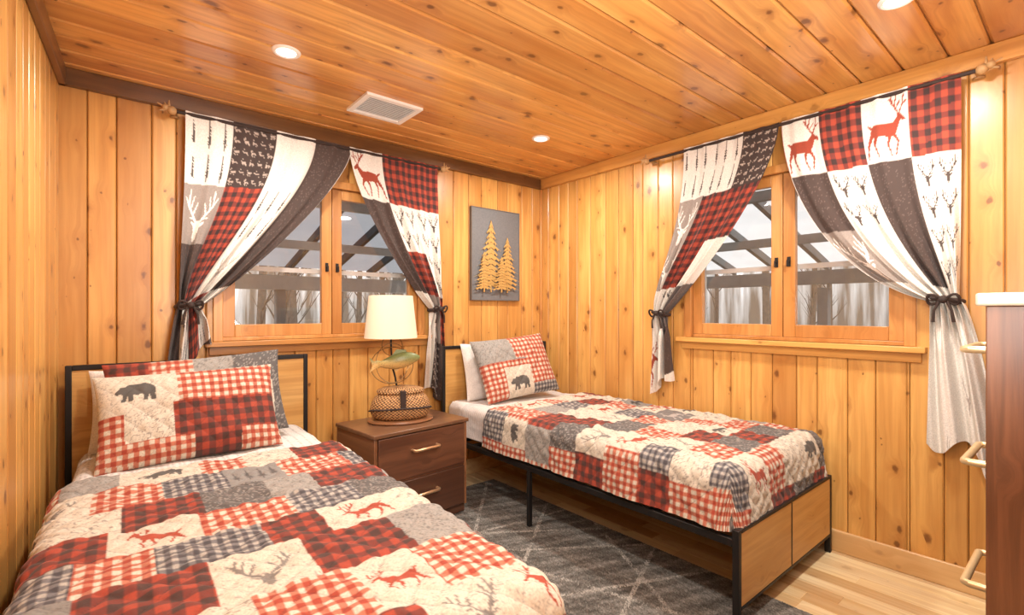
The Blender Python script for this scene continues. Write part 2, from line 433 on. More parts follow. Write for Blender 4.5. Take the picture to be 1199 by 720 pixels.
def pillow(name,w,h,t,loc,rot,colf,mat,n=110,sd=1,puff=.004):
    u=np.linspace(-1,1,n); v=np.linspace(-1,1,int(n*h/w)); U,V=np.meshgrid(u,v)
    f=np.sqrt(np.clip(1-np.abs(U)**3,0,1)*np.clip(1-np.abs(V)**3,0,1))
    X=U*w/2*(1-.05*(1-V**2)*np.abs(U)); Y=V*h/2*(1-.05*(1-U**2)*np.abs(V))
    k=.085; q=np.sqrt(np.abs(np.sin(PI*(X+Y)/k)*np.sin(PI*(X-Y)/k)))*puff+wav(X*2,Y*2,sd)*.010+wav(X*6,Y*6,sd+2)*.006+wav(X*14,Y*14,sd+3)*.003
    Zf=t/2*f+q*f; Zb=-(t/2*f+.3*q*f)
    P1=np.stack([X,Y,Zf],-1); P2=np.stack([X[:,::-1],Y[:,::-1],Zb[:,::-1]],-1)
    C=colf(X+w/2,h/2-Y)
    if puff:
        ln=np.minimum(np.abs(np.sin(PI*(X+Y)/k)),np.abs(np.sin(PI*(X-Y)/k))); C=C*(1-.13*np.clip(1-ln/.12,0,1))[...,None]
    return gridmesh(name,[P1,P2],[C,C[:,::-1]],mat,None,loc,rot)

# ================================================================= ROOM
H=2.40; XL=-3.11; YR=-3.45
SK=math.radians(-3.5)
def boards(mb,f,a0,a1,z0,z1,op=None,wmin=.10,wmax=.165,th=.02,ch=.005,gap=.0016):
    cuts=[a0]; 
    while cuts[-1]<a1: cuts.append(min(a1,cuts[-1]+random.uniform(wmin,wmax)))
    if len(cuts)>2 and cuts[-1]-cuts[-2]<.05: cuts.pop(-2)
    def one(p,q,za,zb,r):
        p+=gap; q-=gap
        vs=[f(p,-ch,za),f(p+ch,0,za),f(q-ch,0,za),f(q,-ch,za),f(p,-ch,zb),f(p+ch,0,zb),f(q-ch,0,zb),f(q,-ch,zb),f(p,-th,za),f(q,-th,za),f(p,-th,zb),f(q,-th,zb)]
        mb.add(vs,[(0,1,5,4),(1,2,6,5),(2,3,7,6),(0,4,10,8),(3,9,11,7),(0,8,9,3,2,1),(4,5,6,7,11,10)],r)
    for p,q in zip(cuts[:-1],cuts[1:]):
        r=random.random()
        if op and q>op[0] and p<op[1]:
            oa,ob,oz0,oz1=op
            if p<oa: one(p,oa,z0,z1,r)
            if q>ob: one(ob,q,z0,z1,r)
            p2,q2=max(p,oa),min(q,ob)
            if q2-p2>.012: one(p2,q2,z0,oz0,r); one(p2,q2,oz1,z1,r)
        else: one(p,q,z0,z1,r)
def backing(mb,f,a0,a1,z0,z1,op=None,n0=-.02,n1=-.12):
    if op:
        oa,ob,oz0,oz1=op
        for A,B,C_,D in ((a0,oa,z0,z1),(ob,a1,z0,z1),(oa,ob,z0,oz0),(oa,ob,oz1,z1)): mb.box(f(A,n0,C_),f(B,n1,D),.13)
    else: mb.box(f(a0,n0,z0),f(a1,n1,z1),.13)
fb=lambda a,n,z:(a,-n,z)
fr=lambda a,n,z:(-n,a,z)
fl=lambda a,n,z:(n,a,z)
fB=lambda a,n,z:(a,YR+n,z)
OP1=(-2.45,-1.20,1.085,2.05); OP2=(-2.55,-1.42,1.085,2.05)
mb=MB(); boards(mb,fb,XL-.02,0,0,H,OP1); backing(mb,fb,XL-.2,.12,-.05,H+.05,OP1)
struct(mb.obj('wall_back',M['wall_back'],smooth=False),'knotty pine tongue and groove board wall with window','wall')
mb=MB(); boards(mb,fr,YR,0,0,H,OP2,wmin=.08,wmax=.15); backing(mb,fr,YR-.1,.0,-.05,H+.05,OP2)
struct(mb.obj('wall_right',M['wall_side'],smooth=False),'knotty pine tongue and groove board wall with casement window','wall')
mb=MB(); boards(mb,fl,YR-.1,0,0,H); backing(mb,fl,YR-.1,.0,-.05,H+.05)
o=mb.obj('wall_left',M['wall_side'],smooth=False,loc=(XL,0,0),rot=(0,0,SK)); struct(o,'varnished knotty pine board wall','wall')
mb=MB(); boards(mb,fB,-3.5,0,0,H); backing(mb,fB,-3.6,.12,-.05,H+.05)
struct(mb.obj('wall_rear',M['wall_back'],smooth=False),'knotty pine board wall','wall')
mb=MB(); fc=lambda a,n,z:(z,a,H-n)
boards(mb,fc,YR,0,-3.45,0,wmin=.135,wmax=.17,ch=.008,gap=.003); mb.box((-3.6,YR-.1,H+.02),(.12,.12,H+.12),.13)
struct(mb.obj('ceiling',M['ceil'],smooth=False),'varnished golden brown knotty pine plank ceiling','ceiling')
mb=MB(); x=-3.45
while x<0:
    w=.083; y=YR-random.random()*.6
    while y<0:
        l=random.uniform(.3,.9); ya=max(y,YR); yb=min(y+l,0); xb=min(x+w,0)
        if yb-ya>.01 and xb-x>.005:
            c=.0012; r=random.random()
            mb.add([(x,ya,-c),(xb,ya,-c),(xb,yb,-c),(x,yb,-c),(x+c,ya+c,0),(xb-c,ya+c,0),(xb-c,yb-c,0),(x+c,yb-c,0)],
                   [(4,5,6,7),(0,1,5,4),(1,2,6,5),(2,3,7,6),(3,0,4,7)],r)
        y+=l
    x+=w
mb.box((-3.6,YR-.1,-.1),(.12,.12,-.0012),.5)
struct(mb.obj('floor',M['floor'],smooth=False),'light maple hardwood strip floor','floor')
TZ=2.315
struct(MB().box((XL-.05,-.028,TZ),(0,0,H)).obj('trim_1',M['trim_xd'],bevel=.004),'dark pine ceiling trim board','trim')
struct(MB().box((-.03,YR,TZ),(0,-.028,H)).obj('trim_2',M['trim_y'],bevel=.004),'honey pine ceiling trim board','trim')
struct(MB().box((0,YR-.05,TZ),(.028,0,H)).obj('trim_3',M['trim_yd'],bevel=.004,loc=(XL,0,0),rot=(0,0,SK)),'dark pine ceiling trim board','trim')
struct(MB().box((-.022,-.022,0),(0,0,TZ)).obj('trim_4',M['winy'],bevel=.005),'vertical pine corner moulding','trim')
struct(MB().box((-.018,YR,0),(0,0,.11)).obj('baseboard_right',M['base'],bevel=.004),'light wood baseboard','baseboard')
struct(MB().box((XL,-.018,0),(-.018,0,.11)).obj('baseboard_back',M['base'],bevel=.004),'light wood baseboard','baseboard')
struct(MB().box((0,YR,0),(.018,-.0,.11)).obj('baseboard_left',M['base'],bevel=.004,loc=(XL,0,0),rot=(0,0,SK)),'light wood baseboard','baseboard')

# windows
def window(name,f,op,mat,trimmat,label,storm):
    a0,a1,z0,z1=op; e=empty(name,f((a0+a1)/2,0,z0)); L=Vector(e.location)
    def ob(mb,n,m,p=e,bevel=.003):
        o=mb.obj(n,m,bevel=bevel)
        o.parent=p; o.location=-L if p is e else (0,0,0); return o
    mb=MB()
    mb.box(f(a0-.035,-.11,z0),f(a0+.012,.016,z1+.035)); mb.box(f(a1-.012,-.11,z0),f(a1+.035,.016,z1+.035)); mb.box(f(a0+.012,-.11,z1-.012),f(a1-.012,.016,z1+.035)); mb.box(f(a0+.012,-.11,z0),f(a1-.012,-.005,z0+.022))
    c=(a0+a1)/2; mb.box(f(c-.014,-.10,z0),f(c+.014,-.052,z1))
    ob(mb,'frame',mat)
    mb=MB(); mb.box(f(a0-.075,-.01,z0-.028),f(a1+.075,.055,z0)); mb.box(f(a0-.055,0,z0-.075),f(a1+.055,.018,z0-.028))
    ob(mb,'sill',trimmat)
    for s,(p,q) in enumerate(((a0+.014,c-.002),(c+.002,a1-.014))):
        zb,zt=z0+.022,z1-.014; w=.062; wb=.07
        mb=MB(); mb.box(f(p,-.05,zb),f(p+w,-.012,zt)); mb.box(f(q-w,-.05,zb),f(q,-.012,zt)); mb.box(f(p+w,-.05,zb),f(q-w,-.012,zb+wb)); mb.box(f(p+w,-.05,zt-w),f(q-w,-.012,zt))
        sash=ob(mb,'sash',mat)
        gl=ob(MB().box(f(p+w-.004,-.033,zb+wb-.004),f(q-w+.004,-.029,zt-w+.004)),'glass',M['glass'],sash,0)
        sx=(q-w*.5) if s==0 else (p+w*.5); m=MB(); m.box(f(sx-.009,-.012,1.505),f(sx+.009,-.006,1.56)); m.cyl(f(sx,-.006,1.535),f(sx,.012,1.535),.006); m.box(f(sx-.005,.006,1.505),f(sx+.005,.014,1.54))
        ob(m,'latch',M['black'],sash,.001)
    mb=MB()
    for p,q in ((a0+.02,a0+.05),(a1-.05,a1-.02),(c-.02,c+.02)): mb.box(f(p,-.118,z0+.02),f(q,-.105,z1-.02))
    for zz in (z0+.02,z0+.41,z1-.045): mb.box(f(a0+.05,-.118,zz),f(a1-.05,-.105,zz+.028))
    ob(mb,'storm_frame',storm,bevel=0)
    struct(e,label,'window')
window('window_1',fb,OP1,M['win'],M['trim_x'],'double casement window in varnished pine with black latches',M['gray'])
window('window_2',fr,OP2,M['winy'],M['trim_y'],'double casement window in varnished pine looking onto porch',M['gray'])

# recessed lights
for i,(x,y) in enumerate(((-2.33,-.83),(-.72,-.76),(-.71,-2.66),(-2.33,-2.6))):
    e=empty('recessed_light',(x,y,H))
    MB().lathe([(.040,-.001),(.042,-.006),(.050,-.008),(.058,-.004),(.060,.0)],n=40).obj('trim_ring',M['whitep'],e)
    MB().lathe([(.0001,-.003),(.041,-.003)],n=40).obj('lens',M['lens'],e)
    tag(e,'round white recessed ceiling downlight, switched on','ceiling light','recessed downlights')
    l=bpy.data.lights.new('downlight','AREA'); l.shape='DISK'; l.size=.16; l.energy=26; l.color=(1,.935,.84); l.spread=math.radians(178)
    lo=bpy.data.objects.new('downlight',l); lo.location=(0,0,-.02); SC.collection.objects.link(lo); lo.parent=e
# vent
mb=MB(); w,h=.165,.140
for (a,b) in (((-w,-h),(w,-h+.028)),((-w,h-.028),(w,h)),((-w,-h+.028),(-w+.028,h-.028)),((w-.028,-h+.028),(w,h-.028))): mb.box((a[0],a[1],-.014),(b[0],b[1],0))
for i in range(12):
    y=-h+.034+i*.0178
    s0,s1=-w+.028,w-.028
    mb.add([(s0,y,-.013),(s1,y,-.013),(s1,y+.0125,-.005),(s0,y+.0125,-.005),(s0,y,-.011),(s1,y,-.011),(s1,y+.0125,-.003),(s0,y+.0125,-.003)],[(0,1,2,3),(7,6,5,4),(0,4,5,1),(1,5,6,2),(2,6,7,3),(3,7,4,0)])
v=mb.obj('ceiling_vent',M['whitep'],loc=(-1.73,-.55,H-.001),smooth=False); tag(v,'white louvred air vent register set in plank ceiling','air vent')
MB().box((-w+.02,-h+.02,-.0015),(w-.02,h-.02,-.0005)).obj('duct_opening',M['ductg'],v)

# ================================================================= BEDS
def bed(loc,rz,label,legz=0.0,Lb=2.14,hb_w=.515):
    e=empty('bed',loc,rz); hw=.515; k=.024; W=hb_w
    hb=MB()
    for s in (-1,1): hb.box((s*W-k/2*(1+s),-.03,0 if s>0 else legz),(s*W+k/2*(1-s),0,1.0))
    hb.box((-W+k,-.03,1.0-k),(W-k,0,1.0)); hb.box((-W+k,-.03,.36),(W-k,0,.36+k))
    H_=hb.obj('headboard',M['black'],e,bevel=.003)
    MB().box((-W+k,-.024,.384),(W-k,-.008,1.0-k)).obj('headboard_panel',M['panel'],H_)
    fbm=MB()
    for s in (-1,1): fbm.box((s*hw-k/2*(1+s),-Lb,0 if s>0 else legz),(s*hw+k/2*(1-s),-Lb+.028,.40))
    fbm.box((-hw+k,-Lb,.40-.015),(hw-k,-Lb+.028,.40)); fbm.box((-hw+k,-Lb,.085),(hw-k,-Lb+.028,.100)); fbm.box((-.006,-Lb,.100),(.006,-Lb+.026,.385))
    F_=fbm.obj('footboard',M['black'],e,bevel=.003)
    for p,q in ((-hw+k,-.006),(.006,hw-k)): MB().box((p,-Lb+.002,.100),(q,-Lb+.020,.385)).obj('footboard_panel',M['panel'],F_)
    for s in (-1,1):
        x0=s*hw; MB().box((x0,-Lb+.028,.330),(x0-s*.028,-.03,.362)).obj('side_rail',M['black'],e,bevel=.003)
    sl=MB()
    for i in range(11): sl.box((-hw+.03,-.2-i*.175,.335),(hw-.03,-.16-i*.175,.352))
    sl.obj('slats',M['black'],e)
    for s in (-1,1):
        MB().box((s*hw,-.96,0 if s>0 else legz),(s*hw-s*.024,-.936,.330)).obj('leg',M['black'],e,bevel=.002)
    return tag(e,label,'bed')
B1=(-2.55,-.075,0); R1=math.radians(-2.0); B2=(-.555,-.075,0); R2=0
bed(B1,R1,'black metal twin bed with wood panels beside nightstand',0,2.28,.535)
bed(B2,R2,'black metal twin bed with wood panels standing against window wall',.012,2.17)
def sheetcol(U,V):
    C=np.empty(U.shape+(3,)); C[:]=W_((.88,.865,.85))
    m=(np.sin(U*PI/.010)>.55)&(np.sin(V*PI/.010)>.2); C[m]=W_((.62,.60,.60)); return C
def sheetcol2(U,V):
    C=np.empty(U.shape+(3,)); C[:]=W_((.91,.89,.88)); C[np.sin(V*PI/.008)>.6]=W_((.78,.75,.74)); return C
for k,(B,R,q0,Lf,hq) in enumerate(((B1,R1,-.66,2.25,.450),(B2,R2,-.50,2.14,.440))):
    zt=.60
    m=MB().box((-.475,-2.08-.1*(k==0),.366),(.475,-.04,zt-.012)).obj('mattress',M['white'],bevel=.05,loc=B); m.modifiers['bevel'].segments=5; m.rotation_euler=(0,0,R)
    tag(m,'white twin mattress with fitted sheet on black metal frame','mattress')
    s=drape('bed_sheet',M['fab'],.43,-.05,-q0+.13,.21 if k else .16,zt+.004,.008,loc=B,rz=R,foot=False,puff=0,wr=.006,sd=4+k,colf=sheetcol if k==0 else sheetcol2,r=.055,flare=.05)
    tag(s,'white sheet with small grey pattern folded over mattress head','bed sheet')
    q=drape('quilt',M['fab'],hq,q0,Lf-.065+q0,.240,zt+.024,.0046 if k==0 else .0058,loc=B,rz=R,r=.068,puff=.0075,wr=.009,sd=9+k,colf=(lambda U,V,sd=(5,24)[k]: quiltpaint(U,V,sd)),flare=.16)
    tag(q,['patchwork quilt with bears and red checks on bed beside nightstand','red, grey and cream patchwork quilt on bed below porch window'][k],'quilt')
def pat(T,s,du=0,dv=0): return lambda X,Y: paint(X+du,Y+dv,s,T)
def whitec(X,Y):
    C=np.empty(X.shape+(3,)); C[:]=W_((.91,.89,.87)); return C
def P(k,x,y,z): 
    B,R=((B1,R1),(B2,R2))[k]; c,s=math.cos(R),math.sin(R); return (B[0]+c*x-s*y,B[1]+s*x+c*y,z)
o=pillow('pillow',.66,.38,.11,P(0,-.12,-.11,.79),(math.radians(76),0,R1),whitec,M['fab'],n=70,sd=3,puff=0); tag(o,'plain white pillow leaning on headboard behind quilted shams','pillow')
o=pillow('pillow_sham',.74,.43,.12,P(0,-.02,-.25,.825),(math.radians(70),math.radians(-3),R1),pat([['br','gr','gw','lf','lf'],['br','gg','gw','tp','lf']],.17),M['fab'],sd=5); tag(o,'patchwork pillow sham in grey and red behind another sham','pillow')
o=pillow('pillow_sham',.70,.42,.14,P(0,-.07,-.43,.79),(math.radians(62),math.radians(-1),R1+math.radians(2)),
   rects([(.0,0,.29,.20,'bw'),(0,0,.012,.20,'tp'),(.29,0,.71,.17,'gr'),(0,.20,.10,.45,'gr'),(.10,.20,.27,.32,'tp'),(.10,.32,.34,.45,'gr'),(.27,.17,.71,.32,'br'),(.34,.32,.52,.45,'br'),(.52,.32,.71,.45,'gr')]),M['fab'],n=190,sd=8,puff=.006); tag(o,'patchwork pillow sham with black bear patch and red checks','pillow')
o=pillow('pillow',.64,.42,.12,P(1,-.07,-.11,.81),(math.radians(77),0,0),whitec,M['fab'],n=70,sd=3,puff=0); tag(o,'plain white pillow leaning on headboard behind a sham','pillow')
o=pillow('pillow_sham',.66,.47,.14,P(1,-.045,-.29,.845),(math.radians(65),math.radians(-4),math.radians(-3)),
   rects([(0,0,.30,.20,'gw'),(.30,0,.67,.19,'gr'),(0,.20,.17,.48,'gr'),(.17,.20,.40,.25,'gr'),(.17,.25,.40,.48,'bw'),(.40,.19,.67,.39,'gr'),(.40,.39,.67,.48,'gg')]),M['fab'],n=150,sd=6,puff=.006); tag(o,'patchwork pillow sham with small bear, grey and red checks','pillow')

# rug
x0,x1,y0,y1=-1.98,-.72,-2.95,-.25
u=np.linspace(x0,x1,260); v=np.linspace(y0,y1,540); U,V=np.meshgrid(u,v)
nz=wav(U*3,V*3,21)*.8+wav(U*14,V*14,22)*1.0+wav(U*31,V*27,23)*.9+rng.normal(0,.8,U.shape)
C=np.empty(U.shape+(3,)); C[:]=W_((.385,.37,.35)); C+= (nz*.08)[...,None]
wear=wav(U*7,V*7,40)
for a,b,c in ((1,.9,3.4),(1,-1.3,-.35),(1,.35,1.85),(1,-.55,.05),(.7,1,2.1),(1,-2.4,-3.2),(.15,1,1.1),(1,2.2,5.0),(1,-.9,.55),(.5,1,2.95),(1,1.4,2.6)):
    d=np.abs(a*U+b*V+c)/math.hypot(a,b); m=(d<.010)&(rng.random(U.shape)<.50+.5*wear); C[m]=W_((.63,.61,.58))+rng.normal(0,.06,(m.sum(),1))
Z=np.full(U.shape,.010)+rng.normal(0,.0008,U.shape); Z[0]=Z[-1]=0.001; Z[:,0]=Z[:,-1]=0.001
tag(gridmesh('rug',[np.stack([U,V,Z],-1)],[C],M['rug']),'mottled charcoal area rug with faint pale crossing lines','rug')

# ================================================================= NIGHTSTAND
e=empty('nightstand',(-1.55,-.43,.012),math.radians(5)); hw,hd=.325,.225; zt=.58
m=MB(); m.box((-hw+.008,-hd+.012,.05),(-hw+.028,hd,zt-.022)); m.box((hw-.028,-hd+.012,.05),(hw-.008,hd,zt-.022)); m.box((-hw+.028,hd-.012,.05),(hw-.028,hd,zt-.022)); m.box((-hw+.028,-hd+.03,.05),(hw-.028,hd-.012,.07))
body=m.obj('body',M['nightside'],e,bevel=.003)
MB().box((-hw,-hd,zt-.022),(hw,hd,zt)).obj('top',M['nighttop'],e,bevel=.004)
MB().box((-hw+.01,-hd+.03,0),(hw-.01,hd-.01,.05)).obj('plinth',M['nightdark'],e,bevel=.003)
MB().box((-hw+.028,-hd+.012,.295),(hw-.028,-hd+.03,.305)).obj('rail',M['nightdark'],e)
for z0,z1 in ((.06,.293),(.307,zt-.028)):
    d=MB().box((-hw+.03,-hd+.004,z0),(hw-.03,-hd+.024,z1)).obj('drawer',M['nightdark'],e,bevel=.004)
    zc=(z0+z1)/2+.03
    MB().tube([(-.085,-hd+.004,zc),(-.085,-hd-.022,zc),(-.078,-hd-.03,zc),(.078,-hd-.03,zc),(.085,-hd-.022,zc),(.085,-hd+.004,zc)],.0085,10).obj('handle',M['brass'],d)
tag(e,'brown wooden two drawer nightstand with copper bar handles between beds','nightstand')

# LAMP
e=empty('table_lamp',(-1.565,-.42,.012+zt),math.radians(-20))
MB().lathe([(.0001,0),(.165,0),(.175,.008),(.171,.018),(.0001,.020)],n=48,sx=1.12,sy=.85).obj('base_plate',M['nightside'],e)
prof=[(.0001,.020),(.130,.020),(.150,.030),(.163,.055),(.166,.085),(.158,.12),(.140,.15),(.118,.170),(.0001,.172)]
b=MB(); b.lathe(prof,n=72,sx=1.08,sy=.76); bk=b.obj('creel_basket',M['wicker'],e)
lid=MB(); lid.lathe([(.0001,.172),(.122,.169),(.132,.177),(.128,.190),(.095,.204),(.05,.210),(.0001,.211)],n=72,sx=1.08,sy=.76); lid.obj('basket_lid',M['wicker'],bk)
st=MB(); st.tube([(-.185,-.01,.07),(-.172,-.06,.082),(-.10,-.122,.09),(.0,-.132,.093),(.10,-.120,.09),(.172,-.05,.082),(.185,0,.07)],.006)
st.box((-.016,-.130,.09),(.016,-.092,.195)); st.obj('leather_strap',M['darkcord'],bk,bevel=.002)
MB().tube([(-.02,.02,.20),(-.03,.02,.26),(-.05,.02,.34),(-.055,.02,.46),(-.055,.02,.56)],.006,10).obj('stem',M['black'],e)
rings=MB()
for k,(rx,rz,cz) in enumerate(((.125,.110,.335),(.095,.118,.35),(.06,.06,.455))):
    rings.tube([(-.05+rx*math.cos(t),.0+.03*k*math.sin(t)*.5,cz+rz*math.sin(t)) for t in np.linspace(0,2*PI,40,endpoint=False)],.0026,6,True)
rings.obj('landing_net_hoop',M['wire'],e)
prof=[(-.135,.012,.020),(-.115,.010,.024),(-.10,.016,.018),(-.07,.024,.030),(-.02,.032,.046),(.03,.032,.048),(.08,.026,.036),(.11,.016,.022),(.128,.005,.008)]
vs=[];n=16
for x,ry,rz in prof:
    for k in range(n):
        t=2*PI*k/n; vs.append((x-.02,-.045+ry*math.cos(t)*(.25 if x<-.1 else 1),.365+.02*math.sin(x*9)+rz*math.sin(t)))
m=MB(); m.add(vs,[(i*n+k,i*n+(k+1)%n,(i+1)*n+(k+1)%n,(i+1)*n+k) for i in range(len(prof)-1) for k in range(n)]+[tuple(range(n)),tuple(range((len(prof)-1)*n,len(prof)*n))])
def plate(m,pts,y,t=.004):
    k=len(pts); m.add([(p[0],y-t/2,p[1]) for p in pts]+[(p[0],y+t/2,p[1]) for p in pts],[tuple(range(k)),tuple(range(k,2*k))[::-1]]+[(i,i+k,(i+1)%k+k,(i+1)%k) for i in range(k)])
plate(m,[(-.13,.342),(-.185,.39),(-.168,.342),(-.185,.30)],-.045)
plate(m,[(-.06,.395),(-.03,.435),(.025,.43),(.03,.41)],-.045); plate(m,[(-.05,.335),(-.03,.300),(-.01,.325)],-.045); plate(m,[(.04,.33),(.02,.295),(.06,.335)],-.045)
m.obj('trout_figurine',M['fish'],e)
MB().lathe([(.157,.50),(.155,.50),(.128,.755),(.130,.755),(.157,.50)],c=(-.055,.02,0),n=56).obj('lamp_shade',M['shade'],e)
MB().lathe([(.0001,.74),(.127,.742),(.127,.744),(.0001,.743)],c=(-.055,.02,0),n=8).obj('shade_ring',M['whitep'],e)
MB().ball((-.055,.02,.62),.03).obj('bulb',M['shade'],e)
tag(e,'fishing themed table lamp with trout, wicker creel and cream shade','table lamp')

# PICTURE
e=empty('wall_picture',(-.52,-.001,1.705)); w,h=.245,.365
m=MB(); m.box((-w,-.03,-h),(-w+.007,0,h)); m.box((w-.007,-.03,-h),(w,0,h)); m.box((-w+.007,-.03,h-.007),(w-.007,0,h)); m.box((-w+.007,-.03,-h),(w-.007,0,-h+.007)); m.obj('frame',M['frameg'],e,bevel=.001)
cv=MB().box((-w+.007,-.026,-h+.007),(w-.007,-.004,h-.007)).obj('canvas',M['canvas'],e)
def pine(cx,z0,hh,ww,y):
    m=MB(); n=12
    plate(m,[(cx-.006,z0),(cx+.006,z0),(cx+.002,z0+hh*.95),(cx-.002,z0+hh*.95)],y,.004)
    for i in range(n):
        t=i/n; zb=z0+hh*(.09+.86*t); w_=(ww*(1-t)**.8+.008)*(1+.16*math.sin(i*2.3+cx*40)); hh_=hh*.068; dr=hh*.045
        plate(m,[(cx,zb+hh_),(cx-w_*.45,zb+hh_*.30),(cx-w_,zb-dr),(cx-w_*.72,zb-dr*.35),(cx-w_*.62,zb-dr*.9),(cx-w_*.42,zb-hh_*.02),(cx-w_*.28,zb-dr*.6),(cx,zb+.006),(cx+w_*.28,zb-dr*.6),(cx+w_*.42,zb-hh_*.02),(cx+w_*.62,zb-dr*.9),(cx+w_*.72,zb-dr*.35),(cx+w_,zb-dr),(cx+w_*.45,zb+hh_*.30)],y-.001*(i%2)-.0002*i,.002)
    return m.obj('gold_pine_tree',M['gold'],cv,smooth=False)
pine(-.06,-.30,.60,.17,-.034); pine(.10,-.30,.47,.14,-.044); pine(-.14,-.30,.33,.095,-.052); pine(.03,-.30,.30,.10,-.058)
tag(e,'framed slate grey wall art with gold pine trees','wall art')

# DRESSER
e=empty('dresser',(-.68,-3.19,0)); hw=.54; yf=.24
m=MB(); m.box((-hw,-.235,.04),(-hw+.025,yf,1.265)); m.box((hw-.025,-.235,.04),(hw,yf,1.265)); m.box((-hw+.025,-.235,.04),(hw-.025,-.215,1.265)); m.box((-hw+.025,-.215,.04),(hw-.025,yf-.02,.07)); m.box((-hw+.025,-.215,1.24),(hw-.025,yf-.02,1.265))
for x in (-hw,hw-.05):
    for y in (-.23,yf-.05): m.box((x,y,0),(x+.05,y+.05,.04))
m.obj('body',M['dresser'],e,bevel=.003)
MB().box((-hw-.018,-.24,1.265),(hw+.018,yf+.018,1.298)).obj('top',M['counter'],e,bevel=.006)
for i in range(4):
    z0=.075+i*.292
    d=MB().box((-hw+.028,yf-.018,z0),(hw-.028,yf,z0+.284)).obj('drawer',M['dresser'],e,bevel=.003)
    zc=z0+(.12,.13,.175,.195)[i]
    for xc in (-.30,.30):
        MB().tube([(xc-.135,yf,zc),(xc-.135,yf+.045,zc),(xc-.128,yf+.055,zc),(xc+.128,yf+.055,zc),(xc+.135,yf+.045,zc),(xc+.135,yf,zc)],.010,10).obj('handle',M['palebrass'],d)
tag(e,'tall brown wood chest of drawers with pale top, brass handles','dresser')

# ================================================================= CURTAINS
def bez(p0,p1,p2,p3,t): 
    return ((1-t)**3)[...,None]*p0+(3*(1-t)**2*t)[...,None]*p1+(3*(1-t)*t*t)[...,None]*p2+(t**3)[...,None]*p3
def curtain(f,aout,ain,atie,ztie,ztail,tailw,tailc,table,s,label,sd,W=1.0,step=.0062,n0=.075,npl=7,pull=.32,sv=.33,tpl=3,sag=.30,p2z=.18,hem=.03):
    e=empty('curtain',f(atie,0,ztie)); L=Vector(e.location)
    zt=2.30; nu=int(W/step); nv=int(1.75/step); n1=int(nv*.70)
    q=np.linspace(0,1,nu)
    sg=np.sign(ain-aout)
    T=np.stack([aout+(ain-aout)*q,np.full(nu,zt)],-1)
    wt=.095
    Gp=np.stack([atie+(q-.5)*wt*sg,ztie+ (q-.5)*-.02],-1)
    P1=T+np.stack([0*q,-sag-(.55-sag)*(1-q)],-1)
    P2=Gp+np.stack([sg*pull*q**1.3,.34-(.34-p2z)*q],-1)
    t=np.linspace(0,1,n1)[:,None]*np.ones((1,nu))
    A=bez(T[None],P1[None],P2[None],Gp[None],t)
    n2=nv-n1; t2=np.linspace(0,1,n2+1)[1:,None]*np.ones((1,nu))
    end=np.stack([tailc+(q-.5)*tailw*sg, ztail+hem*np.sin(q*8+sd)+.12*(q-.5)],-1)
    e1=t2**.6
    A2=np.stack([Gp[None,:,0]+(end[None,:,0]-Gp[None,:,0])*e1, Gp[None,:,1]+(end[None,:,1]-Gp[None,:,1])*t2],-1)
    A=np.concatenate([A,A2],0)
    tt=np.concatenate([t,1+t2],0)
    Q=np.ones((A.shape[0],1))*q[None]
    tl=np.clip(tt-1,0,1)
    amp=np.where(tt<1,.006+.026*tt**2.3,.032)
    wa=np.clip(1-tl*3,0,1)
    fine=amp*np.sin(2*PI*npl*Q+1.1*np.sin(3*tt+sd)+.8*np.sin(5*Q+sd))+.25*amp*np.sin(2*PI*npl*2.3*Q+sd)
    broad=.036*np.sin(2*PI*tpl*Q+sd+1.4*tl)+.009*np.sin(2*PI*tpl*2.6*Q+sd*2+5*tl)
    pl=fine*wa+broad*(1-wa)+.018*np.sin(2*PI*1.7*Q+sd+tt*2)*np.clip(tt,0,1)*(tt<1)
    nn=n0+pl-.02*np.clip(tt,0,1)
    nn=np.maximum(nn,.010)
    pin=np.exp(-((tt-1)/.05)**2); nn=nn*(1-.35*pin)+.02*pin
    xyz=f(A[...,0],nn,A[...,1]); P=np.stack([np.broadcast_to(c,A.shape[:2]) for c in xyz],-1)
    seg=np.linalg.norm(np.diff(A,axis=0),axis=2); V=np.concatenate([np.zeros((1,nu)),np.cumsum(seg,0)],0)
    V=V*.6+.4*V.mean(axis=1,keepdims=True)
    U=Q*W
    if sg<0: U=W-U
    C=paint(U,V,s,table,sv=sv)
    gridmesh('curtain_panel',[P-np.array(L)],[C],M['fab'],e)
    m=MB(); c0=.05
    def F(a,n,z): return tuple(Vector(f(a,n,z))-L)
    m.tube([F(atie+.058*math.cos(k),c0+.045*math.sin(k),ztie+.01*math.cos(k)) for k in np.linspace(0,2*PI,28,endpoint=False)],.012,8,True)
    m.ball(F(atie,c0+.055,ztie),.018,8)
    for s_ in (-1,1):
        m.tube([F(atie+s_*(.005+.05*math.sin(k)),c0+.055+.012*math.sin(2*k),ztie+.022*math.sin(2*k)) for k in np.linspace(0,PI,14)],.006,6)
        m.tube([F(atie+s_*.01,c0+.055,ztie),F(atie+s_*.03,c0+.06,ztie-.05),F(atie+s_*.035,c0+.05,ztie-.10)],[.006,.005,.007],6)
    m.obj('tieback',M['darkcord'],e)
    return tag(e,label,'curtain')
Ta=[['tr','ms','pw','dk'],['st','bc','tr','dk'],['dk','bc','wh','dk'],['dk','sw','bc','tr'],['dk','dk','bc','ms'],['bc','dk','bc','dk']]
Tb=[['dr','bc','bc'],['dk','sw','sw'],['dk','bc','sw'],['pw','st','bc'],['pw','ms','dk'],['pw','ms','dk'],['pw','ms','dk']]
Tc=[['tr','tr','ms'],['st','bc','bc'],['st','bc','pw'],['pw','sw','dg'],['dr','pw','dk'],['dr','pw','pw']]
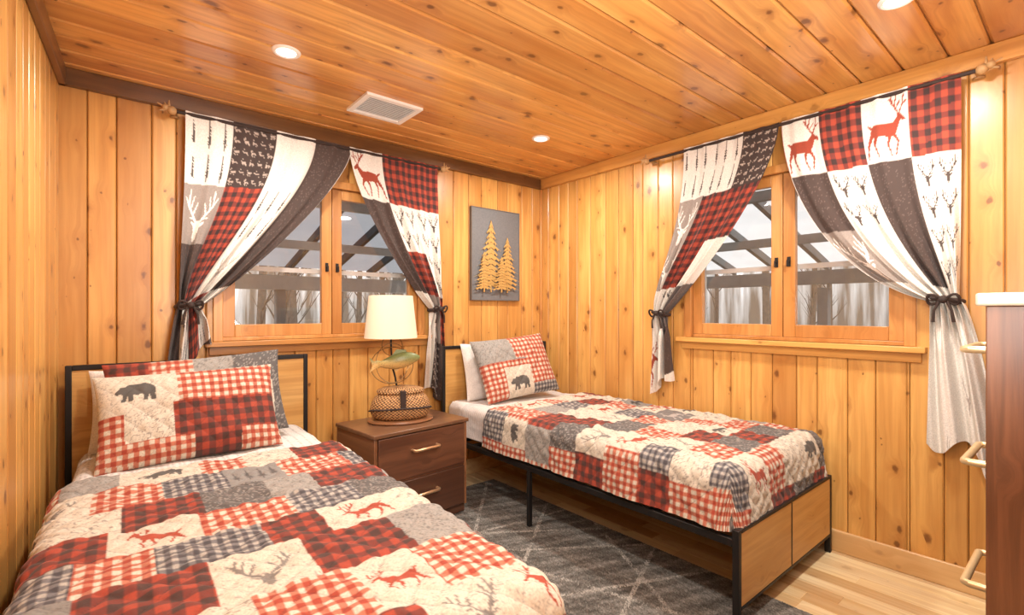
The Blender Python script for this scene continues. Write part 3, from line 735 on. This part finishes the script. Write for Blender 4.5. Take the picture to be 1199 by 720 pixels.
Td=[['bc','dr','bc','dr'],['sw','dk','sw','dk'],['sw','dk','pw','st'],['pw','pw','pw','pw'],['pw','wh','pw','pw'],['wh','pw','wh','pw'],['pw','wh','pw','wh']]
Tc=[[c for c in r][::-1] for r in Tc]
curtain(fb,-2.62,-1.73,-2.60,1.285,1.00,.20,-2.60,Ta,.265,'lodge print curtain with trees, stag heads and red checks',1,W=1.06,npl=6,pull=.27,sv=.36,sag=.22,p2z=.20)
curtain(fb,-1.10,-1.745,-1.09,1.27,.66,.17,-1.11,Tb,.27,'narrow lodge print curtain with red deer, tied back beside lamp',2,W=.80,npl=5,pull=.20)
curtain(fr,-1.42,-2.0,-1.235,1.24,.76,.17,-1.235,Tc,.27,'lodge print curtain with pine trees and red checks, tied back',3,W=.80,npl=5,pull=.20)
curtain(fr,-2.75,-2.01,-2.695,1.305,.62,.25,-2.755,Td,.255,'lodge print curtain with red deer, checks and long white tail',4,W=1.02,npl=6,pull=.38,tpl=2.2,sag=.40,p2z=.12,hem=.06)
def rod(f,a0,a1,label):
    e=empty('curtain_rod',f((a0+a1)/2,.075,2.285)); L=Vector(e.location)
    def F(a,n,z): return tuple(Vector(f(a,n,z))-L)
    MB().cyl(F(a0,.075,2.285),F(a1,.075,2.285),.009).obj('rod',M['darkcord'],e)
    for a,s in ((a0,-1),(a1,1)):
        m=MB(); m.cyl(F(a,.0,2.285),F(a,.075,2.285),.009); m.lathe([(.0001,0),(.02,0),(.022,.005),(.02,.01)],F(a,.004,2.27),12); m.obj('bracket',M['finial'],e)
        m=MB(); m.ball(F(a+s*.018,.075,2.285),.022,8); m.ball(F(a+s*.045,.075,2.295),.017,8)
        for dz,da in ((.03,.02),(.045,.0),(.02,.05),(-.015,.04)): m.cyl(F(a+s*.03,.075,2.29),F(a+s*(.03+da),.075,2.29+dz),.008,.003,8)
        m.obj('finial',M['finial'],e)
    tag(e,label,'curtain rod')
rod(fb,-2.66,-1.07,'slim curtain rod with carved tan finials over window')
rod(fr,-2.80,-1.16,'slim curtain rod with carved tan finials over porch window')

# ================================================================= OUTSIDE
g0=-.6
o=MB().box((-16,-16,g0-.1),(24,24,g0)).obj('ground',M['leaves']); struct(o,'ground covered in pale leaf litter','ground')
ZA,ZE=2.55,1.78
e=empty('porch_roof',(1.5,1.0,2.4)); L=Vector(e.location)
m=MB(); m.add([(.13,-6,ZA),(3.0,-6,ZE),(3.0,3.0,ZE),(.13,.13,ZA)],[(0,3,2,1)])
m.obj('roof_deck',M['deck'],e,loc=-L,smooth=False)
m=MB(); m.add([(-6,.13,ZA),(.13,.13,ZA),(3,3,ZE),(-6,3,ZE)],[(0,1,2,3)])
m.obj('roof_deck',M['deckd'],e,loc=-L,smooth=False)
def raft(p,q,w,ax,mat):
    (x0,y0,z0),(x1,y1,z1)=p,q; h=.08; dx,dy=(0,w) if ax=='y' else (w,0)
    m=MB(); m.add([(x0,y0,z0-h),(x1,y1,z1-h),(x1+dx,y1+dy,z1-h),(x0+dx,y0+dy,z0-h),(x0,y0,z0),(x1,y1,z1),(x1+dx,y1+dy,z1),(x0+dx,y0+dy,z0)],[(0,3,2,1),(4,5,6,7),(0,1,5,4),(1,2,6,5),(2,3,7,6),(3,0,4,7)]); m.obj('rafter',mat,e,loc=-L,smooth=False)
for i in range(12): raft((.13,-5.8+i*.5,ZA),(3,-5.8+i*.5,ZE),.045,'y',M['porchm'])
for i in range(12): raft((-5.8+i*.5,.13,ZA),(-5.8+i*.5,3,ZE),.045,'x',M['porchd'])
for zf,xx in ((.33,1.08),(.66,2.0)):
    z=ZA+(ZE-ZA)*zf; MB().box((xx,-6,z-.16),(xx+.06,xx-.1,z-.08)).obj('purlin',M['porchm'],e,loc=-L); MB().box((-6,xx,z-.16),(xx-.1,xx+.06,z-.08)).obj('purlin',M['gray'],e,loc=-L)
MB().box((2.75,-6,1.54),(2.9,2.9,1.68)).obj('beam',M['porchm'],e,loc=-L); MB().box((-6,2.75,1.50),(2.75,2.9,1.66)).obj('beam',M['gray'],e,loc=-L)
tag(e,'weathered porch roof with exposed rafters outside windows','porch roof')
def post(x,y):
    o=MB().box((-.05,-.05,g0),(.05,.05,1.50)).obj('porch_post',M['porchm'] ,loc=(x,y,0),bevel=.005); tag(o,'square grey timber porch post','post','porch posts')
for y in (-4.5,-2.9,-1.3,.6,2.82): post(2.82,y)
for x in (-5,-3.2,-1.4,.6): post(x,2.82)
o=MB().box((2.69,-6,.82),(2.75,2.68,.90)).box((2.69,-6,.1),(2.75,2.68,.16)).obj('porch_railing',M['porchm']); tag(o,'grey timber porch railing along side','railing')
o=MB().box((-6,2.69,.82),(2.75,2.75,.90)).box((-6,2.69,.1),(2.75,2.75,.16)).obj('porch_railing',M['porchm']); tag(o,'grey timber porch railing facing woods','railing')
src=[]
for k in range(3):
    m=MB(); hh=9; m.tube([(random.uniform(-.08,.08)*i*.3,random.uniform(-.08,.08)*i*.3,i*hh/6) for i in range(7)],[.10-.014*i for i in range(7)],8)
    for i in range(26):
        z=random.uniform(1.0,8); a=random.uniform(0,2*PI); l=random.uniform(.35,.7)
        p=Vector((0,0,z)); q=p+Vector((math.cos(a)*l,math.sin(a)*l,l*1.3)); m.tube([p,(p+q)/2+Vector((0,0,-.05)),q],[.022,.014,.006],5)
        for j in range(3):
            t_=random.uniform(.4,.9); b=p.lerp(q,t_); a2=a+random.uniform(-1,1); m.tube([b,b+Vector((math.cos(a2)*.22,math.sin(a2)*.22,.35))],[.008,.003],4)
    src.append(m)
meshes=[None]*3; placed=[]; tries=0
while len(placed)<60 and tries<6000:
    tries+=1
    if len(placed)<32: x=random.uniform(4.6,16); y=random.uniform(-7,13)
    else: x=random.uniform(-10,4.0); y=random.uniform(4.6,15)
    if any(abs(x-a)<1.9 and abs(y-b)<1.9 for a,b in placed): continue
    k=len(placed)%3; placed.append((x,y))
    if meshes[k] is None:
        o=src[k].obj('bare_tree',M['bark']); meshes[k]=o.data
    else:
        o=bpy.data.objects.new('bare_tree',meshes[k]); SC.collection.objects.link(o)
    o.location=(x,y,g0-.02); o.rotation_euler=(0,0,random.choice((0,1.57,3.14,4.71))); s=random.uniform(.8,1.1); o.scale=(s,s,s)
    tag(o,'leafless winter tree with grey brown trunk','tree','bare woodland trees')

# ================================================================= LIGHT / WORLD / CAMERA
w=bpy.data.worlds.new('World'); SC.world=w; w.use_nodes=True; nt=w.node_tree; bg=nt.nodes['Background']
tcn=nt.nodes.new('ShaderNodeTexCoord'); sx=nt.nodes.new('ShaderNodeSeparateXYZ'); nt.links.new(tcn.outputs['Generated'],sx.inputs[0])
cr=nt.nodes.new('ShaderNodeValToRGB'); cr.color_ramp.elements[0].position=.02; cr.color_ramp.elements[0].color=(.13,.10,.075,1); cr.color_ramp.elements[1].position=.5; cr.color_ramp.elements[1].color=(.98,.98,1,1)
el=cr.color_ramp.elements.new(.26); el.color=(.38,.36,.34,1)
mp=nt.nodes.new('ShaderNodeMapping'); mp.inputs['Scale'].default_value=(34,34,3); nt.links.new(tcn.outputs['Generated'],mp.inputs[0])
nn=nt.nodes.new('ShaderNodeTexNoise'); nn.inputs['Scale'].default_value=2.0; nn.inputs['Detail'].default_value=8; nt.links.new(mp.outputs[0],nn.inputs[0])
ma=nt.nodes.new('ShaderNodeMath'); ma.operation='MULTIPLY_ADD'; nt.links.new(nn.outputs[0],ma.inputs[0]); ma.inputs[1].default_value=-1.1; nt.links.new(sx.outputs[2],ma.inputs[2])
mb2=nt.nodes.new('ShaderNodeMath'); mb2.operation='ADD'; nt.links.new(ma.outputs[0],mb2.inputs[0]); mb2.inputs[1].default_value=.64
nt.links.new(mb2.outputs[0],cr.inputs[0]); nt.links.new(cr.outputs[0],bg.inputs[0]); bg.inputs[1].default_value=2.4
def area(name,loc,rot,size,en,col):
    l=bpy.data.lights.new(name,'AREA'); l.shape='RECTANGLE'; l.size=size[0]; l.size_y=size[1]; l.energy=en; l.color=col
    o=bpy.data.objects.new(name,l); o.location=loc; o.rotation_euler=rot; SC.collection.objects.link(o)
area('added_rear_fill',(-2.3,-3.2,2.0),(math.radians(72),0,math.radians(-40)),(1.2,.6),15,(1,.96,.9))  # fill light added behind the camera, not a fixture of the room
area('added_ceiling_fill',(-2.2,-3.0,1.3),(math.radians(140),0,math.radians(-40)),(.8,.6),33,(1,.97,.92))  # upward fill added to brighten the ceiling, no such lamp in the room
cam=bpy.data.cameras.new('camera'); co=bpy.data.objects.new('camera',cam); SC.collection.objects.link(co)
cam.sensor_width=36; cam.lens=36*575/1199; cam.shift_y=5/1199; cam.clip_start=.02
co.location=(-2.96,-3.135,1.25)
co.rotation_euler=(PI/2,0,math.atan2(.7665,.6425)-PI/2)
SC.camera=co
SC.view_settings.view_transform='Standard'; SC.view_settings.look='None'; SC.view_settings.exposure=0
